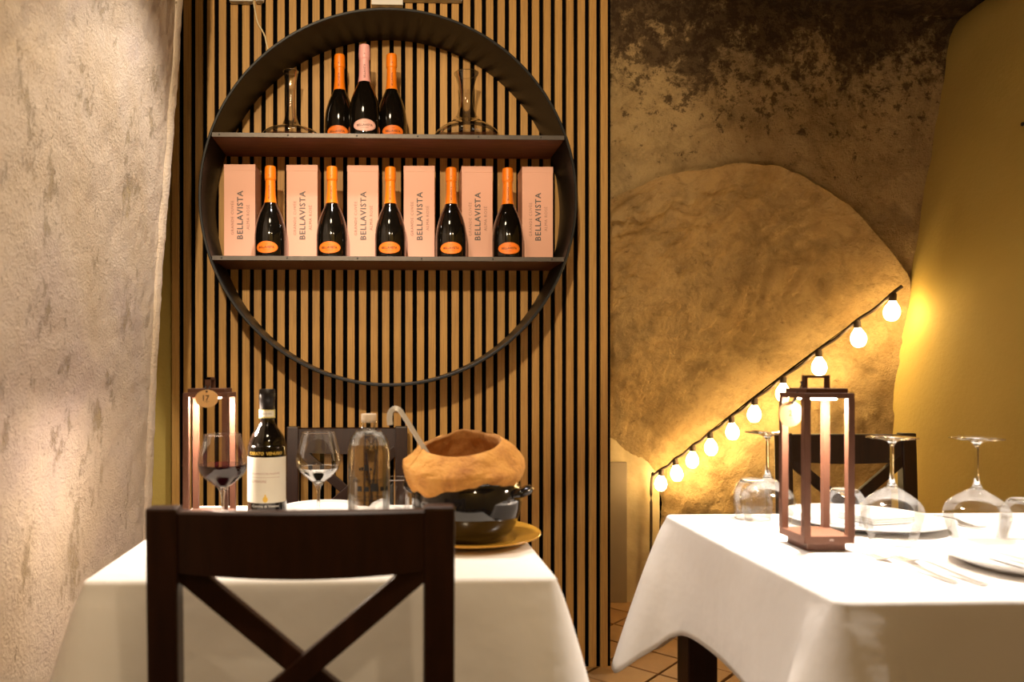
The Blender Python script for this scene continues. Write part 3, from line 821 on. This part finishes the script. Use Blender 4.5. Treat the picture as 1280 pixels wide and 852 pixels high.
wine_glass('upright wine glass with a little water between dark wine bottle and clear bottle', (X_(398, 1.655), 1.655, TZ), 0.0485, 0.210, rim=0.72, water=True)
GR = 'upturned wine glasses'
for u, Y, lb in ((959.5, 1.625, 'upturned wine glass between tumbler and lantern, before the cross-back chair'), (1115, 1.488, 'upturned wine glass standing against the flat plate by the lantern'), (1221, 1.462, 'upturned wine glass against the ochre wall between plate and edge tumbler')):
    wine_glass(lb, (X_(u, Y), Y, TZ + 0.0005), 0.0555, 0.210, flip=True, group=GR, rim=0.70)
def tumbler(label, loc, r, h, flip=True, group=None):
    t = thing('water_tumbler', label, 'tumbler', loc, 0, group)
    if flip:
        pr = smoothprof([(r * 0.90, 0), (r * 0.99, h * 0.25), (r, h * 0.5), (r * 0.93, h * 0.75), (r * 0.74, h * 0.93), (r * 0.60, h * 0.995)], 5)
        top = [(0, h * 0.90), (r * 0.55, h * 0.91), (r * 0.68, h * 0.93), (r * 0.60, h * 0.996), (0, h * 0.975)]
    else:
        pr = [(r * 0.90, 0.003), (r * 0.95, h * 0.4), (r, h)]
        top = [(0, 0.0), (r * 0.88, 0), (r * 0.895, 0.006), (r * 0.85, 0.010), (0, 0.010)]
    mobj('side', lathe(pr, 40), 'clear_glass', t, smooth=True)
    mobj('thick_base', lathe(top, 40), 'solid_glass', t, auto=50)
    re, ze = pr[0] if flip else pr[-1]
    mobj('rim', lathe([(re + 0.0009 * math.cos(a), ze + (0.0009 if flip else 0) + 0.0009 * math.sin(a)) for a in [2 * math.pi * q / 6 for q in range(7)]], 40), 'solid_glass', t, smooth=True)
    return t
TG = 'upturned tumblers'
tumbler('upturned tumbler behind the wine glass at the far cloth corner', (X_(941, 1.745), 1.745, TZ), 0.042, 0.092, group=TG)
tumbler('upturned tumbler on the flat plate behind the lantern posts', (X_(1056, 1.60), 1.60, TZ + 0.008), 0.041, 0.082, group=TG)
tumbler('upturned tumbler beyond the glass against the ochre wall', (X_(1282, 1.475), 1.475, TZ), 0.042, 0.088, group=TG)
tumbler('straight-sided upright tumbler between the clear bottle and bread pot', (X_(493, 1.715), 1.715, TZ), 0.036, 0.101, flip=False)

# ================================================================== BOTTLES ON THE LEFT TABLE
wbY = 1.70
wt = thing('wine_bottle', 'dark red wine bottle with cream label and black capsule beside wine glass', 'bottle', (X_(334, wbY), wbY, TZ), 0.06)
WB = [(0, 0.006), (0.03, 0.003), (0.040, 0.0), (0.043, 0.004), (0.043, 0.05), (0.043, 0.165), (0.0415, 0.180), (0.0360, 0.198), (0.0265, 0.213), (0.0185, 0.225), (0.0155, 0.238), (0.0150, 0.26)]
WBS = smoothprof(WB, 5)
mobj('glass_body', lathe(WBS, 48), 'bottle_glass', wt, smooth=True)
cap = mobj('capsule', lathe([(0.0164, 0.236), (0.0166, 0.238), (0.0172, 0.262), (0.0176, 0.279), (0.0183, 0.280), (0.0183, 0.292), (0.0176, 0.301), (0.016, 0.303), (0, 0.3035)], 32), 'capsule_black', wt, auto=40)
def band(R, z0, z1, a, eps, n_=30):
    return grid(n_, 1, lambda s, t: ((R + eps) * math.sin(-a + 2 * a * s), -(R + eps) * math.cos(-a + 2 * a * s), z0 + (z1 - z0) * t))
st = mobj('tax_strip', band(0.0166, 0.2395, 0.2575, 1.5, 0.0012), 'strip_label', cap, smooth=True)
mobj('strip_print', join(band(0.0166, 0.2420, 0.2555, 1.05, 0.0015)), 'paper_label', st, smooth=True)
mobj('strip_lettering', wrap(text('DOCG 2015', 0.004, 0.024), 0.0178, 0.2487), 'print_grey', st)
lab = mobj('front_label', band(0.043, 0.056, 0.155, 1.30, 0.0006, 40), 'paper_label', wt, smooth=True)
mobj('brown_lettering', wrap(text('AGLIANICO DEL VULTURE', 0.007, 0.066), 0.043, 0.120, eps=.001), 'print_tan', lab)
mobj('brown_lettering', wrap(text('SUPERIORE', 0.007, 0.036), 0.043, 0.103, eps=.001, a0=-0.35), 'print_tan', lab)
mobj('printed_rule', wrap(grid(8, 1, lambda a_, b_: (-.033 + .066 * a_, .0005 * b_, 0)), 0.043, 0.1115, eps=.0011), 'print_tan', lab)
mobj('gold_emblem', join(oval(0.0055, 0.0065, 0.043, 0.064, 0.0012), oval(0.002, 0.003, 0.043, 0.072, 0.0012)), 'print_gold', lab)
mobj('gold_lettering', wrap(text('CARATO  VENUSIO', 0.010, 0.080, bold=0.0002), 0.043, 0.1635, eps=.0008), 'print_gold', wt)
mobj('cellar_lettering', wrap(text('Cantina di Venosa', 0.009, 0.062), 0.043, 0.0495, eps=.0008), 'print_white', wt)

cbY = 1.585
ct = thing('water_bottle', 'clear cylindrical glass water bottle with pale stopper and dark print', 'bottle', (X_(461, cbY), cbY, TZ), 0.0)
CB = [(0, 0.004), (0.036, 0.002), (0.0425, 0.006), (0.0438, 0.014), (0.0438, 0.05), (0.0438, 0.165), (0.0425, 0.184), (0.0375, 0.202), (0.0275, 0.214), (0.0180, 0.2205), (0.0152, 0.226), (0.0150, 0.238)]
mobj('glass_body', lathe(smoothprof(CB, 5), 48), 'smoky_glass', ct, smooth=True)
mobj('water_fill', lathe([(0, 0.008)] + smoothprof([(r * 0.955, z + 0.004) for r, z in CB[1:-3]], 4) + [(0, 0.2185)], 48), 'water', ct, auto=50)
mobj('collar', lathe([(0.0150, 0.236), (0.0166, 0.2365), (0.0166, 0.2395), (0.0150, 0.240), (0.0150, 0.236)], 32), 'solid_glass', ct, auto=40)
mobj('stopper', lathe([(0, 0.236), (0.0150, 0.236), (0.0158, 0.2405), (0.0160, 0.252), (0.0150, 0.2535), (0, 0.254)], 32), 'cork', ct, auto=40)
R_ = 0.0438
sil = []
for x, w_, h_ in ((-0.012, .004, .006), (-0.0068, .004, .008), (0.0, .006, .0125), (0.0058, .0035, .007), (0.0105, .004, .006)):
    mobj('printed_tower', wrap(grid(3, 1, lambda a_, b_: (x - w_ / 2 + w_ * a_, h_ * b_, 0)), R_, 0.140, eps=.0006, a0=-0.12), 'print_black', ct)
for x, w_, h_ in ((-0.016, .010, .0105), (-0.0015, .0115, .0095), (0.0155, .0175, .0165), (0.033, .010, .0085), (0.047, .011, .008)):
    mobj('printed_house', wrap(grid(4, 1, lambda a_, b_: (x - w_ / 2 * (1 - .15 * b_) + w_ * (1 - .15 * b_) * a_, h_ * b_, 0)), R_, 0.098, eps=.0006, a0=-0.05), 'print_black', ct)
for tx, sz, wd, zc, sh, aa in (('LOCANDA', .004, .018, .1335, 0, -.1), ('dei  Pimonti', .014, .068, .1205, .25, 0), ('ACQUA MICROFILTRATA', .005, .066, .0865, 0, 0), ('trattata e gassata', .004, .05, .0795, 0, 0)):
    mobj('printed_lettering', wrap(text(tx, sz, wd, shear=sh), R_, zc, eps=.0006, a0=aa), 'print_black', ct)

# ================================================================== POT, BREAD, PLATES
def plate(label, loc, r, mat='white_ceramic', group=None, rise=0.020, name='dinner_plate', cat='plate'):
    pr = smoothprof([(0, 0.004), (r * 0.5, 0.004), (r * 0.62, 0.006), (r * 0.72, 0.012), (r * 0.97, rise)], 5)
    pr += [(r * 0.995, rise + 0.0012), (r, rise), (r * 0.995, rise - 0.002)] + [(r * 0.74, 0.006), (r * 0.66, 0.0), (r * 0.60, 0.0), (r * 0.58, 0.002), (0, 0.002)]
    o = mobj(name, lathe(pr, 64), mat, auto=50); o.location = loc; return tag(o, label, cat, group)
PY = 1.543; PXc = X_(583, PY)
plate('ochre glazed plate under the black pot', (PXc, PY, TZ), 0.150, 'ochre_ceramic', rise=0.018)
pot = thing('cooking_pot', 'glossy black glazed earthenware pot topped with bread on ochre plate', 'pot', (PXc, PY, TZ + 0.0045), -0.42)
pp = [(0, 0.0), (0.068, 0.0), (0.078, 0.004), (0.095, 0.022), (0.108, 0.052), (0.112, 0.080), (0.1095, 0.103), (0.104, 0.116), (0.106, 0.122), (0.104, 0.125), (0.099, 0.121), (0.104, 0.085), (0.100, 0.05), (0.085, 0.02), (0, 0.010)]
mobj('vessel', lathe(smoothprof(pp, 4), 64), 'black_glaze', pot, smooth=True)
for s in (-1, 1):
    hd = [(s * 0.102, -0.024, 0.093), (s * 0.118, -0.022, 0.099), (s * 0.1265, -0.010, 0.103), (s * 0.1285, 0.0, 0.104), (s * 0.1265, 0.010, 0.103), (s * 0.118, 0.022, 0.099), (s * 0.102, 0.024, 0.093)]
    mobj('lug_handle', tube(spline(hd, 5), 0.0095, 10), 'black_glaze', pot, smooth=True)
mobj('stew', lathe([(0, 0.100), (0.06, 0.101), (0.1035, 0.099)], 40), 'stew', pot, smooth=True)
# bread dome with a wide opening that leans towards the viewer
def bread_fn(prof, amp, lumps, seed):
    n_ = len(prof); seg = 96; v, f = [], []
    for i, (r, z, hang) in enumerate(prof):
        for k in range(seg):
            a = 2 * math.pi * k / seg; x, y = math.sin(a), -math.cos(a)
            q = Vector((x * r, y * r, z)) * 1.0
            d = amp * fbm(q + Vector((seed, 0, 0)), 14, 4) + lumps * fbm(q + Vector((0, seed, 0)), 6, 3)
            rr = r + d
            zz_ = z + d * 0.6 + hang * (0.014 * fbm((x * 1.3, y * 1.3, seed), 1.0, 3) + 0.010 * math.sin(a * 2 + 0.6) - 0.010 * math.cos(a + 0.3) * 0.5)
            zz_ += 0.034 * y * min(1.0, max(0.0, (z - 0.06) / 0.08)) * (r / 0.12) ** 0 if False else 0
            v.append((x * rr, y * rr, zz_))
    for i in range(n_ - 1):
        for k in range(seg):
            k2 = (k + 1) % seg; f.append((i * seg + k, i * seg + k2, (i + 1) * seg + k2, (i + 1) * seg + k))
    return v, f
outer = [(0.1040, 0.124, .8), (0.1085, 0.118, 1), (0.1140, 0.116, 1), (0.1195, 0.122, .8), (0.1240, 0.134, .5), (0.1250, 0.147, .2), (0.1225, 0.160, 0), (0.1160, 0.173, 0), (0.1060, 0.185, 0), (0.0945, 0.195, 0), (0.0850, 0.201, 0), (0.0790, 0.203, 0)]
inner = [(0.0790, 0.203, 0), (0.0755, 0.199, 0), (0.0800, 0.186, 0), (0.0880, 0.166, 0), (0.0950, 0.146, 0), (0.0970, 0.130, 0), (0.0900, 0.120, 0), (0.05, 0.116, 0), (0.005, 0.116, 0)]
def interp(pr, n_=3):
    out = []
    for a, b in zip(pr, pr[1:]):
        for k in range(n_): t = k / n_; out.append(tuple(x + (y - x) * t for x, y in zip(a, b)))
    return out + [pr[-1]]
def lean(vf):
    out = []
    for x, y, z in vf[0]:
        w_ = min(1.0, max(0.0, (z - 0.105) / 0.09)); w_ = w_ * w_ * (3 - 2 * w_)
        z2 = z + w_ * (0.22 * y + 0.09 * x - 0.012)
        out.append((x * 0.975 - 0.006 * w_, y - 0.004 * w_, z2))
    return out, vf[1]
br = thing('bread_bowl', 'golden domed bread crust with torn open top covering the black pot', 'bread', (PXc - 0.006, PY, TZ + 0.0045))
mobj('crust', lean(bread_fn(interp(outer), 0.005, 0.007, 3.1)), 'bread_crust', br, smooth=True)
mobj('crumb', lean(bread_fn(interp(inner), 0.006, 0.006, 3.1)), 'bread_inside', br, smooth=True)
# ladle leaning in the bread opening
la = thing('ladle', 'steel ladle with hooked handle resting in the bread opening', 'ladle', (PXc, PY, TZ))
def lp(u, v_, Y): return P(u, v_, Y) - Vector((PXc, PY, TZ))
path = [lp(487.5, 531, 1.520), lp(487.0, 522, 1.519), lp(488.5, 514.5, 1.519), lp(493, 510.5, 1.519), lp(499, 512, 1.520), lp(505, 520, 1.522), lp(517, 539, 1.526), lp(530, 560, 1.530), lp(545, 583, 1.535), lp(556, 600, 1.540)]
sec = [(0.0062, -0.0009), (0.0070, 0), (0.0062, 0.0009), (-0.0062, 0.0009), (-0.0070, 0), (-0.0062, -0.0009)]
mobj('handle', sweep(spline(path, 6), lambda t: [(a * (0.85 if t < .2 else 0.75), b * 1.0) for a, b in sec], ref=(0.3, -1, 0.25)), 'ladle_metal', la, auto=40)
bp = path[-1]
mobj('scoop', xform(lathe(smoothprof([(0, -0.022), (0.016, -0.019), (0.027, -0.009), (0.032, 0.004), (0.0312, 0.004), (0.026, -0.008), (0.015, -0.0175), (0, -0.020)], 3), 32), Matrix.Translation(bp + Vector((0.026, 0, -0.002)))), 'steel', la, smooth=True)

# plates
plate('white plate behind the upright water glass', (X_(406, 1.850), 1.850, TZ), 0.105, rise=0.014)
plate('small white side plate behind the clear water bottle', (X_(475, 1.835), 1.835, TZ), 0.052, rise=0.012, name='side_plate')
fpY = 1.672; fpX = X_(1077, fpY)
plate('white plate with napkin behind the lantern and upturned glass', (fpX, fpY, TZ), 0.165, rise=0.018)
npY = 1.288; npX = X_(1287, npY)
plate('white plate with folded napkin beside the two forks', (npX, npY, TZ), 0.132, rise=0.022)
def napkin(label, loc, w_, d_, h_, rz):
    t = thing('folded_napkin', label, 'napkin', loc, rz); n_ = 3; q = h_ / n_
    for k in range(n_):
        s = 1 - 0.015 * k; v, f = grid(10, 10, lambda a, b: (0, 0, 0))
        mobj('fold', box(-w_ / 2 * s, w_ / 2 * s, -d_ / 2 * s, d_ / 2 * s, k * q, (k + 1) * q - 0.0004, q * 0.35), 'napkin', t, auto=50)
    return t
napkin('white folded napkin on the plate behind the lantern', (fpX + 0.045, fpY + 0.02, TZ + 0.0055), 0.115, 0.10, 0.015, 0.2)
napkin('white folded napkin on the plate beside the two forks', (npX + 0.028, npY + 0.01, TZ + 0.0065), 0.13, 0.09, 0.021, 0.05)
# cutlery
def fork(label, loc, rz, group=None, L=0.20):
    t = thing('table_fork', label, 'fork', loc, rz, group)
    def prof(tt):
        hw = 0.0075 if tt < 0.1 else (0.0075 - (0.0075 - 0.0032) * min(1, (tt - 0.1) / 0.45)); return [(hw, -0.001), (hw, 0.001), (-hw, 0.001), (-hw, -0.001)]
    pts = [(0, -L * 0.5, 0.003), (0, -L * 0.3, 0.005), (0, 0, 0.010), (0, L * 0.14, 0.011), (0, L * 0.2, 0.008)]
    mobj('handle', sweep(spline(pts, 5), prof), 'steel', t, auto=40)
    mobj('neck', sweep(spline([(0, L * .19, .0085), (0, L * .22, .006), (0, L * .26, .004), (0, L * .31, .0035)], 4), lambda tt: [(0.0034 + 0.0086 * min(1, tt * 1.6), -.0009), (0.0034 + 0.0086 * min(1, tt * 1.6), .0009), (-0.0034 - 0.0086 * min(1, tt * 1.6), .0009), (-0.0034 - 0.0086 * min(1, tt * 1.6), -.0009)]), 'steel', t, auto=40)
    for k in range(4):
        x = -0.0099 + k * 0.0066
        mobj('tine', sweep(spline([(x, L * .30, .0035), (x, L * .38, .003), (x, L * .45, .004), (x, L * .5, .008)], 3), [(.0014, -.0008), (.0014, .0008), (-.0014, .0008), (-.0014, -.0008)]), 'steel', t)
    return t
f1 = (Pt(1116, 697) + Pt(1240, 745)) / 2; 
fork('steel fork on the cloth, outer of the pair beside the plate', (Pt(1142, 712).x - 0.004, 1.290, TZ), 0.10, 'forks beside the plate')
fork('steel fork on the cloth, inner of the pair nearest the plate', (Pt(1142, 712).x + 0.034, 1.275, TZ), 0.08, 'forks beside the plate')
fork('steel fork lying on cloth between plate and upturned glass by ochre wall', (X_(1182, 1.70), 1.70, TZ), math.pi + 0.05)
# nail in the ochre wall
tag(mobj('wall_nail', xform(lathe([(0, 0.005), (0.0060, 0.004), (0.0070, 0.001), (0.003, 0.0), (0.003, -0.03), (0, -0.03)], 12), Matrix.Translation(P(1279, 155, 2.36)) @ Matrix.Rotation(-math.pi / 2, 4, 'Y')), 'dark_nail', auto=40), 'small black nail in the ochre wall', 'nail')
